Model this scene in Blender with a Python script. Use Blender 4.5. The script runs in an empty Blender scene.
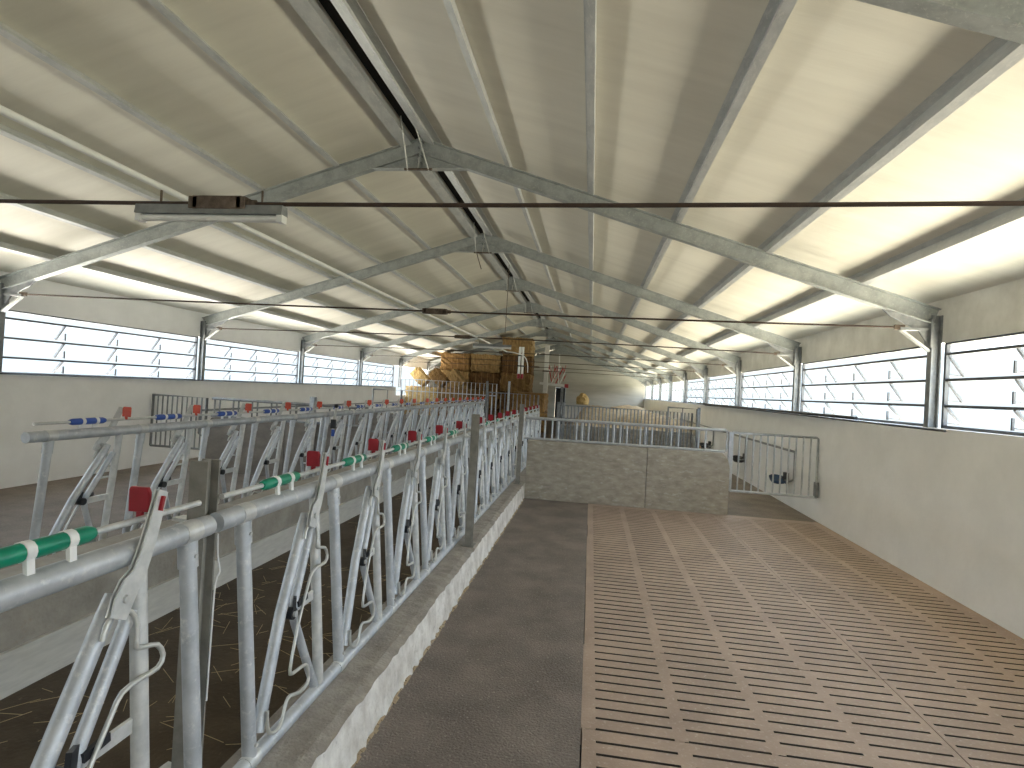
import bpy, bmesh, math, random
from mathutils import Vector, Matrix
random.seed(7)
SC = bpy.context.scene
COL = SC.collection
PI = math.pi

# ------------------------------------------------------------------ materials
def mat(name, base, rough=0.6, metal=0.0, var=None, scale=6.0, bump=0.0, bscale=None, stretch=(1,1,1), detail=6, spots=None, lo=0.35, hi=0.65):
    """Procedural Principled material: base colour varied towards var by noise, optional second spot colour and bump."""
    m = bpy.data.materials.new(name); m.use_nodes = True
    nt = m.node_tree; N = nt.nodes; L = nt.links
    b = N['Principled BSDF']
    b.inputs['Roughness'].default_value = rough
    b.inputs['Metallic'].default_value = metal
    tc = N.new('ShaderNodeNewGeometry')
    mp = N.new('ShaderNodeVectorMath'); mp.operation = 'MULTIPLY'
    mp.inputs[1].default_value = stretch
    L.new(tc.outputs['Position'], mp.inputs[0])
    n = N.new('ShaderNodeTexNoise'); n.inputs['Scale'].default_value = scale
    n.inputs['Detail'].default_value = detail; n.inputs['Roughness'].default_value = 0.62
    L.new(mp.outputs[0], n.inputs['Vector'])
    r = N.new('ShaderNodeValToRGB')
    r.color_ramp.elements[0].position = lo; r.color_ramp.elements[1].position = hi
    v = var or tuple(c*0.8 for c in base)
    r.color_ramp.elements[0].color = (*v, 1); r.color_ramp.elements[1].color = (*base, 1)
    L.new(n.outputs['Fac'], r.inputs['Fac'])
    out = r.outputs['Color']
    if spots:
        col, sc, a, c_ = spots
        n2 = N.new('ShaderNodeTexNoise'); n2.inputs['Scale'].default_value = sc; n2.inputs['Detail'].default_value = 8
        n2.inputs['Roughness'].default_value = 0.7
        L.new(mp.outputs[0], n2.inputs['Vector'])
        r2 = N.new('ShaderNodeValToRGB'); r2.color_ramp.elements[0].position = a; r2.color_ramp.elements[1].position = c_
        r2.color_ramp.elements[0].color = (0,0,0,1); r2.color_ramp.elements[1].color = (1,1,1,1)
        L.new(n2.outputs['Fac'], r2.inputs['Fac'])
        mx = N.new('ShaderNodeMixRGB'); L.new(r2.outputs['Color'], mx.inputs['Fac'])
        L.new(out, mx.inputs[1]); mx.inputs[2].default_value = (*col, 1); out = mx.outputs[0]
    L.new(out, b.inputs['Base Color'])
    if bump:
        n3 = N.new('ShaderNodeTexNoise'); n3.inputs['Scale'].default_value = bscale or scale*4; n3.inputs['Detail'].default_value = 6
        L.new(mp.outputs[0], n3.inputs['Vector'])
        bp = N.new('ShaderNodeBump'); bp.inputs['Strength'].default_value = bump; bp.inputs['Distance'].default_value = 0.02
        L.new(n3.outputs['Fac'], bp.inputs['Height']); L.new(bp.outputs['Normal'], b.inputs['Normal'])
    return m

M = {}
M['galv']    = mat('galvanised_steel', (.52,.54,.55), .42, .55, (.36,.38,.40), 14, spots=((.66,.67,.66),45,.52,.66))
M['galv2']   = mat('galvanised_tube', (.54,.56,.58), .5, .35, (.40,.42,.44), 9, spots=((.68,.68,.66),30,.55,.7))
M['galvdark']= mat('weathered_steel', (.30,.31,.31), .5, .5, (.2,.21,.22), 12)
M['plate']   = mat('bright_zinc_plate', (.68,.68,.66), .4, .35, (.52,.53,.52), 20)
M['purlin']  = mat('galvanised_purlin', (.60,.61,.60), .45, .3, (.46,.475,.475), 10, stretch=(1,.35,1), spots=((.62,.62,.60),50,.52,.66))
M['rafter']  = mat('galvanised_rafter', (.40,.42,.41), .5, .35, (.29,.31,.30), 9, spots=((.5,.51,.49),40,.55,.7))
M['rust']    = mat('rusty_rod', (.07,.045,.032), .75, .2, (.05,.032,.025), 30)
M['rusty']   = mat('rusty_turnbuckle', (.17,.13,.10), .7, .3, (.08,.055,.04), 25)
M['postgrey']= mat('dull_post_steel', (.30,.285,.25), .6, .2, (.21,.20,.175), 12)
M['wire']    = mat('zinc_wire', (.62,.62,.58), .4, .5, (.5,.5,.47), 12)
M['ceil']    = mat('cream_roof_sheet', (.70,.672,.585), .62, 0, (.62,.592,.51), 1.3, stretch=(.35,3.0,.35), bump=.12, bscale=9, lo=.3, hi=.62)
M['dark']    = mat('black_ridge_lining', (.018,.016,.014), .9)
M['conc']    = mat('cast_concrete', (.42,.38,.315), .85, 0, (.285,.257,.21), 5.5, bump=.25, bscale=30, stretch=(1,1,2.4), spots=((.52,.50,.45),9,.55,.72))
M['concdark']= mat('dark_concrete', (.22,.195,.165), .85, 0, (.15,.13,.11), 3.5, bump=.25, bscale=30, stretch=(1,1,2.0))  # darker tone than the concrete of the right-hand walls
M['kerbtop'] = mat('kerb_top_concrete', (.38,.345,.30), .9, 0, (.27,.24,.21), 7, bump=.5, bscale=60, spots=((.42,.38,.33),28,.56,.7))
M['kerbface']= mat('limewashed_kerb', (.78,.75,.70), .85, 0, (.50,.46,.41), 6, bump=.6, bscale=26, stretch=(1,1,.8), spots=((.36,.32,.28),14,.6,.7))
M['bunk']    = mat('bunk_panel', (.40,.37,.32), .85, 0, (.29,.265,.225), 5, bump=.3, bscale=40, spots=((.35,.26,.18),7,.6,.75))
M['board']   = mat('pale_kerb_board', (.66,.64,.58), .75, 0, (.56,.54,.49), 12, stretch=(1,.5,3))
M['floor']   = mat('rough_brown_floor', (.235,.195,.165), .85, 0, (.155,.128,.108), 2.4, bump=.8, bscale=75, spots=((.36,.32,.28),55,.56,.66))
M['alley']   = mat('dark_alley_floor', (.115,.088,.062), .85, 0, (.07,.053,.038), 3.0, bump=.4, bscale=40, spots=((.20,.16,.11),24,.6,.74))
M['slat']    = mat('slat_concrete', (.41,.305,.235), .6, 0, (.31,.228,.178), 2.0, bump=.18, bscale=70, spots=((.52,.43,.355),40,.55,.7))
M['slurry_shade']  = mat('slurry_and_shade_slot', (.045,.036,.028), .9, 0, (.03,.024,.019), 20)  # slot walls darkened: shade inside the slots painted in along with slurry
M['pit']     = mat('dark_pit', (.02,.017,.014), .9)
M['wall']    = mat('white_wall', (.90,.90,.89), .8, 0, (.84,.84,.83), 2.5, bump=.08, bscale=20)
M['panel']   = mat('precast_wall_panel', (.70,.69,.65), .8, 0, (.55,.54,.50), 2.5, bump=.08, bscale=20)
M['gable']   = mat('grey_gable_wall', (.56,.53,.47), .85, 0, (.40,.38,.33), .7, bump=.1, bscale=12, stretch=(.35,1,2.2))
M['green']   = mat('green_plastic', (.0,.26,.15), .35, 0, (.0,.20,.115), 10)
M['blue']    = mat('blue_plastic', (.035,.10,.42), .35, 0, (.03,.08,.34), 10)
M['red']     = mat('dark_red_plastic', (.36,.012,.025), .4, 0, (.29,.008,.018), 15)
M['orange']  = mat('orange_red_plastic', (.66,.085,.035), .4, 0, (.55,.06,.025), 15)
M['black']   = mat('black_plastic', (.014,.015,.018), .45)
M['white']   = mat('white_pvc', (.86,.86,.84), .35, 0, (.78,.78,.76), 9)
M['redpaint']= mat('red_paint', (.50,.05,.05), .5, .1, (.36,.04,.04), 9)
M['straw']   = mat('straw', (.55,.38,.15), .9, 0, (.30,.19,.06), 9, bump=1.0, bscale=40, stretch=(2.2,2.2,.3), spots=((.72,.56,.30),60,.52,.68))
M['straw2']  = mat('brown_straw', (.27,.155,.05), .9, 0, (.12,.062,.018), 8, bump=1.0, bscale=40, stretch=(2.2,2.2,.3), spots=((.42,.27,.10),60,.55,.7))
M['loose']   = mat('loose_straw', (.46,.37,.25), .9, 0, (.30,.22,.13), 5, bump=.9, bscale=40, spots=((.33,.22,.11),7,.58,.72))
M['strand']  = mat('straw_strand', (.62,.50,.30), .8, 0, (.45,.34,.18), 20)
M['twine']   = mat('bale_twine', (.35,.20,.08), .8)
M['frame']   = mat('window_frame_grey', (.085,.09,.10), .6, .0, (.07,.075,.085), 8)
M['bluesteel']=mat('blue_enamel', (.03,.075,.17), .4, .2, (.02,.05,.12), 12)

def pane_mat():
    m = bpy.data.materials.new('translucent_pane'); m.use_nodes = True
    nt = m.node_tree; N = nt.nodes; L = nt.links
    N.remove(N['Principled BSDF'])
    out = N['Material Output']
    tr = N.new('ShaderNodeBsdfTransparent'); tr.inputs[0].default_value = (.93,.96,.98,1)
    tl = N.new('ShaderNodeBsdfTranslucent'); tl.inputs[0].default_value = (.86,.93,.98,1)
    mx = N.new('ShaderNodeMixShader'); mx.inputs[0].default_value = .05
    L.new(tr.outputs[0], mx.inputs[1]); L.new(tl.outputs[0], mx.inputs[2])
    L.new(mx.outputs[0], out.inputs['Surface'])
    return m
M['pane'] = pane_mat()

# ------------------------------------------------------------------ mesh builder
class MB:
    def __init__(s): s.v=[]; s.f=[]; s.sm=[]; s.mi=[]
    def add(s, vs, fs, smooth=False, mi=0):
        o=len(s.v); s.v += [tuple(v) for v in vs]
        for f in fs: s.f.append([i+o for i in f]); s.sm.append(smooth); s.mi.append(mi)
        return s
    def box(s, x0,x1,y0,y1,z0,z1, mi=0):
        if x0>x1:x0,x1=x1,x0
        if y0>y1:y0,y1=y1,y0
        if z0>z1:z0,z1=z1,z0
        return s.add([(x0,y0,z0),(x1,y0,z0),(x1,y1,z0),(x0,y1,z0),(x0,y0,z1),(x1,y0,z1),(x1,y1,z1),(x0,y1,z1)],
              [(0,3,2,1),(4,5,6,7),(0,1,5,4),(1,2,6,5),(2,3,7,6),(3,0,4,7)], mi=mi)
    def prism(s, poly, axis, a, b, mi=0):
        """extrude a 2-D polygon along an axis ('x': poly is (y,z); 'y': (x,z); 'z': (x,y))"""
        def P(p,t):
            return (t,p[0],p[1]) if axis=='x' else (p[0],t,p[1]) if axis=='y' else (p[0],p[1],t)
        n=len(poly); area=sum(poly[i][0]*poly[(i+1)%n][1]-poly[(i+1)%n][0]*poly[i][1] for i in range(n))
        if (area<0) != (axis=='y'): poly=poly[::-1]
        if a>b: a,b=b,a
        vs=[P(p,a) for p in poly]+[P(p,b) for p in poly]
        fs=[tuple(range(n))[::-1], tuple(range(n,2*n))]+[(i,(i+1)%n,n+(i+1)%n,n+i) for i in range(n)]
        return s.add(vs,fs,mi=mi)
    def bar(s, p, q, w, h, up=(0,0,1), mi=0):
        """rectangular bar from p to q; w across, h along up"""
        p=Vector(p); q=Vector(q); d=(q-p).normalized(); u=Vector(up); r=d.cross(u)
        if r.length<1e-4: r=d.cross(Vector((1,0,0)))
        r.normalize(); u=r.cross(d).normalized()
        vs=[]
        for c in (p,q):
            for a,b in ((-1,-1),(1,-1),(1,1),(-1,1)): vs.append(c+r*a*w/2+u*b*h/2)
        return s.add(vs,[(3,2,1,0),(4,5,6,7),(0,1,5,4),(1,2,6,5),(2,3,7,6),(3,0,4,7)],mi=mi)
    def ibeam(s, p, q, depth, width, tf=.012, tw=.010):
        p=Vector(p); q=Vector(q); d=(q-p).normalized(); r=d.cross(Vector((0,0,1))).normalized(); u=r.cross(d).normalized()
        o=u*(depth/2-tf/2)
        s.bar(p+o,q+o,width,tf,u); s.bar(p-o,q-o,width,tf,u); s.bar(p,q,tw,depth-2*tf,u)
        return s
    def tube(s, pts, r, n=10, cap=True, closed=False, mi=0):
        pts=[Vector(p) for p in pts]; rings=[]; m=len(pts)
        t0=(pts[1]-pts[0]).normalized()
        ref=Vector((0,0,1)) if abs(t0.z)<.9 else Vector((1,0,0))
        nrm=(ref-t0*ref.dot(t0)).normalized()
        rr = r if isinstance(r,(list,tuple)) else [r]*m
        vs=[]
        for i,p in enumerate(pts):
            if i==0: t=t0
            elif i==m-1: t=(pts[i]-pts[i-1]).normalized()
            else: t=((pts[i]-pts[i-1]).normalized()+(pts[i+1]-pts[i]).normalized()).normalized()
            nrm=(nrm-t*nrm.dot(t)).normalized(); b=t.cross(nrm)
            k=1.0
            if 0<i<m-1:
                c=(pts[i]-pts[i-1]).normalized().dot((pts[i+1]-pts[i]).normalized()); k=min(1.25,1/max(.6,math.sqrt((1+c)/2)))
            for j in range(n):
                a=2*PI*j/n; vs.append(p+(nrm*math.cos(a)+b*math.sin(a))*rr[i]*(k if 0<i<m-1 else 1))
        fs=[]
        for i in range(m-1):
            for j in range(n):
                k2=(j+1)%n; fs.append((i*n+j,i*n+k2,(i+1)*n+k2,(i+1)*n+j))
        s.add(vs,fs,True,mi)
        if cap:
            s.add(vs[:n],[tuple(range(n))[::-1]],mi=mi); s.add(vs[-n:],[tuple(range(n))],mi=mi)
        return s
    def link(s, name, m, parent=None, base=(0,0,0), bevel=0, mats=None):
        me=bpy.data.meshes.new(name); bx,by,bz=base
        me.from_pydata([(v[0]-bx,v[1]-by,v[2]-bz) for v in s.v],[],s.f)
        me.polygons.foreach_set('use_smooth',s.sm); me.polygons.foreach_set('material_index',s.mi)
        for mm in (mats or [m]): me.materials.append(mm)
        me.update()
        o=bpy.data.objects.new(name,me); COL.objects.link(o)
        if parent is not None: o.parent=parent
        else: o.location=base
        if bevel:
            b=o.modifiers.new('bevel','BEVEL'); b.width=bevel; b.segments=2; b.limit_method='ANGLE'
        return o

def smooth_path(pts, k=3):
    """Catmull-Rom"""
    P=[Vector(p) for p in pts]; out=[]
    for i in range(len(P)-1):
        a=P[max(i-1,0)];b=P[i];c=P[i+1];d=P[min(i+2,len(P)-1)]
        for j in range(k):
            t=j/k
            out.append(.5*((2*b)+(c-a)*t+(2*a-5*b+4*c-d)*t*t+(3*b-a-3*c+d)*t**3))
    out.append(P[-1]); return out

def thing(name,label,cat,loc=(0,0,0),group=None):
    o=bpy.data.objects.new(name,None); COL.objects.link(o); o.location=loc; o.empty_display_size=.1
    return tag(o,label,cat,group)
def tag(o,label,cat,group=None):
    o['label']=label; o['category']=cat; o['kind']='thing'
    if group: o['group']=group
    return o
def struct(o): o['kind']='structure'; return o
def copy_tree(o,loc,label,parent=None):
    c=o.copy(); COL.objects.link(c)
    if parent is None: c.location=loc; c['label']=label
    else: c.parent=parent
    for ch in list(o.children): copy_tree(ch,None,None,c)
    return c

# ------------------------------------------------------------------ dimensions
XC=-2.185; XR=3.5; XL=-7.87; Y0=-6.0; Y1=38.6
SL=.32; ZRID=4.80
def sheet(x): return ZRID-SL*abs(x-XC)
FR=[2.5+4*k for k in range(10)]

# ------------------------------------------------------------------ setting: floors
struct(MB().box(-1.0,.04,Y0,Y1,-.12,0).link('floor',M['floor']))
struct(MB().box(.04,XR,9.12,Y1,-.12,0).link('floor_pen_beyond_gate',M['floor']))
struct(MB().box(.04,XR,Y0,-.01,-.12,0).link('floor_behind',M['floor']))
struct(MB().box(-1.33,-1.0,17.0,Y1,-.12,0).link('floor_kerb_end',M['floor']))
struct(MB().box(-3.10,-2.95,21.0,Y1,-.12,0).link('floor_bunk_end',M['floor']))
struct(MB().box(-.02,.04,Y0,9.2,-.6,-.121).box(XR-.0,XR+.06,Y0,9.2,-.6,-.101).box(.04,XR,9.121,9.2,-.6,-.121).box(.04,XR,-.08,-.011,-.6,-.121).link('floor_pit_lining',M['pit']))
struct(MB().box(-2.95,-1.33,Y0,Y1,-.12,0).link('floor_feed_alley',M['alley']))
struct(MB().box(XL,-3.10,Y0,Y1,-.12,0).link('floor_left_pen',M['floor']))
struct(MB().box(.04,XR,-.01,9.12,-.62,-.55).link('floor_pit',M['pit']))

# slatted floor elements: one element per metre, seven columns of slots, every slot a real opening
def slat_panel(y0,y1,x0,cols,first):
    xs=[x0]; sol=[]
    for c in range(cols):
        a=.118+.4725*c+(first*.4725); xs+= [a,a+.402]
    xs.append(.04+.0+.4725*(first+cols)+.043 if first+cols<7 else XR)
    w=.009; ys=[y0,y0+.012]
    for r in range(1,10):
        yc=y0+.008+r*.0985
        ys+=[yc-w,yc+w]
    ys.append(y1)
    nx=len(xs)-1; ny=len(ys)-1; T=0.0; B=-.09
    void=lambda i,j: 0<=i<nx and 0<=j<ny and i%2==1 and j%2==0 and j<20
    mb=MB()
    for i in range(nx):
        for j in range(ny):
            if void(i,j):
                a,b,c,d=xs[i],xs[i+1],ys[j],ys[j+1]
                mb.add([(a,c,T),(b,c,T),(b,d,T),(a,d,T),(a,c,B),(b,c,B),(b,d,B),(a,d,B)],[(0,1,5,4),(1,2,6,5),(2,3,7,6),(3,0,4,7)],mi=1)
            else:
                a,b,c,d=xs[i],xs[i+1],ys[j],ys[j+1]
                mb.add([(a,c,T),(b,c,T),(b,d,T),(a,d,T),(a,c,B),(b,c,B),(b,d,B),(a,d,B)],[(0,1,2,3),(7,6,5,4)])
    a,b,c,d=xs[0],xs[-1],ys[0],ys[-1]
    mb.add([(a,c,T),(b,c,T),(b,d,T),(a,d,T),(a,c,B),(b,c,B),(b,d,B),(a,d,B)],[(2,1,5,6),(3,2,6,7),(0,3,7,4)])
    return mb
k=0
for row in range(9):
    y0=row+.004+(.0 if row<8 else 0); y1=row+.998 if row<8 else 9.118
    dx=random.uniform(-.006,.006)
    struct(slat_panel(y0,y1,.046+dx,4,0).link('floor_slat_element',None,mats=[M['slat'],M['slurry_shade']]))
    struct(slat_panel(y0,y1,.04+.4725*4+.049,3,4).link('floor_slat_element',None,mats=[M['slat'],M['slurry_shade']]))

# ------------------------------------------------------------------ kerb under the near barrier
def kerb():
    mb=MB(); ny=420; ya,yb=Y0,17.0
    prof=[(-1.33,0),(-1.33,.235),(-1.20,.240),(-1.06,.236),(-1.008,.222),(-.998,.15),(-.994,.07),(-.985,0)]
    rnd=random.Random(3)
    vs=[];n=len(prof)
    for i in range(ny+1):
        y=ya+(yb-ya)*i/ny
        for j,(x,z) in enumerate(prof):
            jx=rnd.uniform(-.007,.007) if j in(4,5,6) else (rnd.uniform(-.012,.012) if j==7 else 0)
            jz=rnd.uniform(-.006,.006) if j in(3,4) else 0
            vs.append((x+jx,y,z+jz))
    fs=[];mi=[]
    for i in range(ny):
        for j in range(n-1):
            fs.append((i*n+j,i*n+j+1,(i+1)*n+j+1,(i+1)*n+j)); mi.append(1 if j>=4 else 0)
    mb.v=[tuple(v) for v in vs]; mb.f=[list(f)[::-1] for f in fs]; mb.sm=[False]*len(fs); mb.mi=mi
    mb.add(vs[:n],[tuple(range(n))]); mb.add(vs[-n:],[tuple(range(n))[::-1]])
    return mb.link('trim_feed_kerb',None,mats=[M['kerbtop'],M['kerbface']])
struct(kerb())
# residue line along the kerb foot
mb=MB(); rnd=random.Random(5); y=.2
while y<9.0:
    l=rnd.uniform(.02,.07); w=rnd.uniform(.004,.022); h=rnd.uniform(.002,.009)
    mb.prism([(-.99,0),(-.985+w,0),(-.985+w*.4,h),(-.99,h*1.3)],'y',y,y+l); y+=l*rnd.uniform(.9,1.2)
o=mb.link('dried_feed_residue',M['loose']); o['label']='crumbly tan feed residue along foot of pale kerb'; o['category']='residue'; o['kind']='stuff'
# bunk wall on the far side of the alley, with its pale kerb board
struct(MB().box(-3.10,-2.955,Y0,21,0,.62).link('wall_feed_bunk',M['bunk']))
struct(MB().box(-2.953,-2.925,Y0,21,0,.235).link('trim_bunk_board',M['board']))

# ------------------------------------------------------------------ concrete cross walls
def cross_wall(name,x0,x1,y,th,h,xj,chamfer_right=True,m='conc'):
    mb=MB(); c=.10
    poly=[(x0,0),(x1,0),(x1,h-.22),(x1-.03,h-.10),(x1-.11,h),(x0,h)]
    if not chamfer_right: poly=[(x1,0),(x0,0),(x0,h-.22),(x0+.03,h-.10),(x0+.11,h),(x1,h)]
    # two cast panels with a thin open joint
    def clip(a,b):
        if chamfer_right:
            return [(a,0),(b,0),(b,h),(a,h)] if b<x1-.2 else [(a,0)]+[(x1,0),(x1,h-.22),(x1-.03,h-.10),(x1-.11,h)]+[(a,h)]
        return [(a,0),(b,0),(b,h),(a,h)] if a>x0+.2 else [(x0,0),(b,0),(b,h),(x0+.11,h),(x0+.03,h-.10),(x0,h-.22)]
    zj=.50
    for a,b in ((x0,xj-.003),(xj+.003,x1)):
        p=clip(a,b); mb.prism(p,'y',y,y+th)
    return struct(mb.link(name,M[m],bevel=.006))
cross_wall('wall_cross_right',-.985,2.17,9.08,.15,.945,.92)
# faint cast line grooves are modelled as thin proud lips on the wall face
lip=MB().box(-.98,.915,9.076,9.082,.498,.503).box(.925,2.165,9.076,9.082,.478,.484)
struct(lip.link('trim_wall_casting_seam',M['conc']))
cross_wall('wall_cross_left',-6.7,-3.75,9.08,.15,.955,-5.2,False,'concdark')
cross_wall('wall_back_right',-.8,2.6,14.35,.15,.93,.9)
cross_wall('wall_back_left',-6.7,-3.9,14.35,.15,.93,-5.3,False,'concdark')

# ------------------------------------------------------------------ outer walls
struct(MB().box(XR,XR+.2,Y0,Y1,-.1,1.6).link('wall_right',M['wall']))
struct(MB().box(XR+.10,XR+.2,Y0,Y1,2.49,3.02).link('wall_right_upper',M['panel']))
struct(MB().box(XL-.2,XL,Y0,22.0,-.1,1.56).link('wall_left',M['wall']))
struct(MB().box(XL-.2,XL,22.0,26.5,-.1,1.25).link('wall_left_low',M['wall']))
struct(MB().box(XL-.2,XL,26.5,Y1,-.1,2.44).link('wall_left_end',M['wall']))
struct(MB().box(XL-.2,XL-.10,Y0,Y1,2.45,3.02).link('wall_left_upper',M['wall']))
def gable(name,y,th,door=None,m='gable'):
    mb=MB()
    def top(x): return sheet(x)-.02
    xs=[XL-.2,XC,XR+.2]
    if not door: mb.prism([(XL-.2,-.1),(XR+.2,-.1),(XR+.2,top(XR+.2)),(XC,top(XC)),(XL-.2,top(XL-.2))],'y',y,y+th)
    if door:
        a,b,h=door
        mb.prism([(XL-.2,-.1),(a,-.1),(a,top(a)),(XL-.2,top(XL-.2))],'y',y,y+th)
        if b<XC: mb.prism([(a,h),(b,h),(b,top(b)),(a,top(a))],'y',y,y+th); mb.prism([(b,-.1),(XC,-.1),(XC,top(XC)),(b,top(b))],'y',y,y+th)
        else: mb.prism([(a,h),(b,h),(b,top(b)),(XC,top(XC)),(a,top(a))],'y',y,y+th)
        s=max(b,XC); mb.prism([(s,-.1),(XR+.2,-.1),(XR+.2,top(XR+.2)),(s,top(s))],'y',y,y+th)
    return struct(mb.link(name,M[m]))
gable('wall_far',Y1,.2,(-2.45,-1.78,2.05))
gable('wall_near',Y0-.2,.2,None,'wall')
d=struct(MB().box(-2.44,-1.79,Y1+.06,Y1+.12,0,2.04).link('door_1',M['black'],bevel=.004))
MB().box(-2.10,-2.04,Y1+.03,Y1+.06,.05,2.0).link('door_bar',M['galv'],d)

# ------------------------------------------------------------------ roof
def roof_side(sgn,name):
    e=XR+.35 if sgn>0 else XL-.35
    a=XC+sgn*.17
    za,ze=sheet(a),sheet(e)
    poly=[(a,za),(e,ze),(e,ze+.05),(a,za+.05)]
    return struct(MB().prism(poly,'y',Y0-.3,Y1+.3).link(name,M['ceil']))
roof_side(1,'ceiling_right'); roof_side(-1,'ceiling_left')
# black lining closing the ridge
struct(MB().prism([(XC-.25,ZRID-.035),(XC,ZRID+.10),(XC+.25,ZRID-.035),(XC+.25,ZRID-.005),(XC,ZRID+.13),(XC-.25,ZRID-.005)],'y',Y0,Y1).link('ceiling_ridge_cap',M['dark']))

ORD=['first','second','third','fourth','fifth','sixth']
def zpurlin(x,sgn,idx):
    """Z purlin under the sheet: web square to the slope"""
    z=sheet(x); s=SL*sgn   # slope: dz/dx = -s
    ux,uz=1/math.hypot(1,s),-s/math.hypot(1,s)     # along slope, towards +x
    nx,nz=-uz,ux                                    # up normal
    if nz<0: nx,nz=-nx,-nz
    D=.11 if idx else .12; F=.058 if idx else .13; t=.006
    def P(a,b): return (x+ux*a+nx*b, z-.004+uz*a+nz*b)
    d=sgn
    mb=MB()
    q=lambda a0,a1,b0,b1: mb.prism([P(a0,b0),P(a1,b0),P(a1,b1),P(a0,b1)],'y',Y0,Y1)
    q(-t/2,t/2,-D,0)
    if idx:
        q(t/2,F,-D,-D+t); q(F-t,F,-D+t,-D+.022)      # lower flange + lip
        q(-F,-t/2,-t,0)                                # upper flange
    else:
        lo,hi=(t/2,F) if sgn>0 else (-F,-t/2)
        q(lo,hi,-D,-D+t); q(lo,hi,-t,0)
        q(hi-t if sgn>0 else lo, hi if sgn>0 else lo+t, -D+t,-D+.025)
    side='right' if sgn>0 else 'left'
    lab=('galvanised ridge purlin along the %s edge of the dark ridge gap'%side if idx==0 else
         'galvanised roof purlin, %s down from the ridge purlin on the %s slope'%(ORD[idx-1],side))
    return tag(mb.link('roof_purlin',M['purlin'],base=(x,Y0,z-.15)),lab,'purlin','purlins under the roof sheets')
for i in range(6):
    zpurlin(XC+(.065 if i==0 else .10+.98*i),1,i)
    zpurlin(XC-(.165 if i==0 else .12+.98*i),-1,i)

# portal frames
def portal_frame():
    t=thing('portal_frame','','roof frame',(XC,0,0),'steel frames across the barn'); b=(XC,0,0)
    dr=.20
    for s,xe in ((1,XR+.05),(-1,XL-.05)):
        p=(XC,0,ZRID-dr); q=(xe,0,sheet(xe)-dr)
        MB().ibeam(p,q,.175,.09).link('rafter',M['rafter'],t,b)
        xw=XR if s>0 else XL
        MB().ibeam((xw+s*.05,0,1.60 if s>0 else 1.56),(xw+s*.0501,0,sheet(xw)-.20),.095,.085).link('column',M['galvdark'],t,b)
        kb=MB()
        zb=sheet(xw)-.24
        kb.prism([(xw+s*.0,zb-.30),(xw+s*.0,zb-.02),(xw-s*.48,zb+.09),(xw-s*.40,zb+.02),(xw-s*.12,zb-.12)],'y',-.012,.012)
        kb.box(xw,xw-s*.02,-.06,.06,zb-.30,zb+.0)
        kb.bar((xw-s*.30,0,2.63),(xw,0,2.63),.06,.03)
        kb.link('knee_haunch',M['galvdark'],t,b)
        MB().bar((xw-s*.29,0,2.62),(xw+s*.0,0,2.40),.05,.022).link('knee_strut',M['plate'],t,b)
    h=MB()
    zr=ZRID-dr-.088
    h.prism([(XC-.56,zr-.18+.0),(XC+.56,zr-.18),(XC+.06,zr+.02),(XC,zr+.03),(XC-.06,zr+.02)],'y',-.006,.006)
    h.box(XC-.58,XC+.58,-.045,.045,zr-.19,zr-.178)
    h.box(XC-.008,XC+.008,-.05,.05,zr-.18,zr+.19)
    h.link('ridge_haunch',M['rafter'],t,b)
    for q in (-1,1):
        for zz in (-.12,-.04,.06,.13): MB().tube([(XC+q*.02,-.0,zr+zz),(XC+q*.02,-.052,zr+zz)],.011,6).link('bolt',M['galvdark'],t,b)
    return t
pf=portal_frame()
WHERE=['nearest to the camera, showing only in the top right corner','second from the camera, first with its ridge joint in view',
 'third from the camera, its right knee above the window strip','fourth from the camera','fifth from the camera','sixth from the camera','seventh from the camera',
 'third before the far gable wall','second before the far gable wall','last one, against the far gable wall']
for i,y in enumerate(FR):
    lab='galvanised steel roof frame, '+WHERE[i]
    yy=y if i<9 else y-.08
    if i==0: pf.location.y=yy; pf['label']=lab
    else: copy_tree(pf,(XC,yy,0),lab)

# tie rods with turnbuckles
def tie_rod(y,lab,tbx,sag,first):
    za,zb=2.60,2.66
    t=thing('tie_rod',lab,'tie rod',(XC,y,2.62),'tie rods between the wall knees'); b=(XC,y,2.62)
    n=14; pts=[]
    for i in range(n+1):
        u=i/n; x=XL+.3+(XR-.3-XL-.3)*u
        pts.append((x,y,2.645-sag*4*u*(1-u)))
    MB().tube(pts,.0105,8).link('rod',M['rust'],t,b)
    zz=lambda x: 2.645-sag*4*((x-XL-.3)/(XR-XL-.6))*(1-(x-XL-.3)/(XR-XL-.6))
    z=zz(tbx)
    tb=MB().box(tbx-.13,tbx+.13,y-.03,y-.012,z-.032,z+.032).box(tbx-.13,tbx+.13,y+.012,y+.03,z-.032,z+.032)
    tb.box(tbx-.15,tbx-.10,y-.03,y+.03,z-.03,z+.03).box(tbx+.10,tbx+.15,y-.03,y+.03,z-.03,z+.03)
    tb.tube([(tbx+.15,y,z),(tbx+.19,y,z)],.022,6)
    tb.link('turnbuckle',M['rusty'],t,b,bevel=.004)
    for s in (1,-1):
        xe=XR-.30 if s>0 else XL+.30
        MB().box(xe-.05,xe+.05,y-.014,y+.014,2.62,2.67).link('end_fork',M['rusty'],t,b)
    return t
for i,y in enumerate(FR[:7]):
    names=['thick rusty tie rod nearest the camera with turnbuckle near left edge','second rusty tie rod, its turnbuckle left of the ridge line',
      'third tie rod, ending at knee above nearest full window bay on right','fourth tie rod from the camera, thin and rusty','fifth tie rod from the camera','sixth tie rod from the camera','seventh and farthest tie rod in view']
    tie_rod(y,names[i],(-1.84,-1.90,-2.5,-2.3,-2.4,-2.3,-2.2)[i],(.075,.02,-.05,-.05,-.05,-.05,-.05)[i],i==0)

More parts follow.
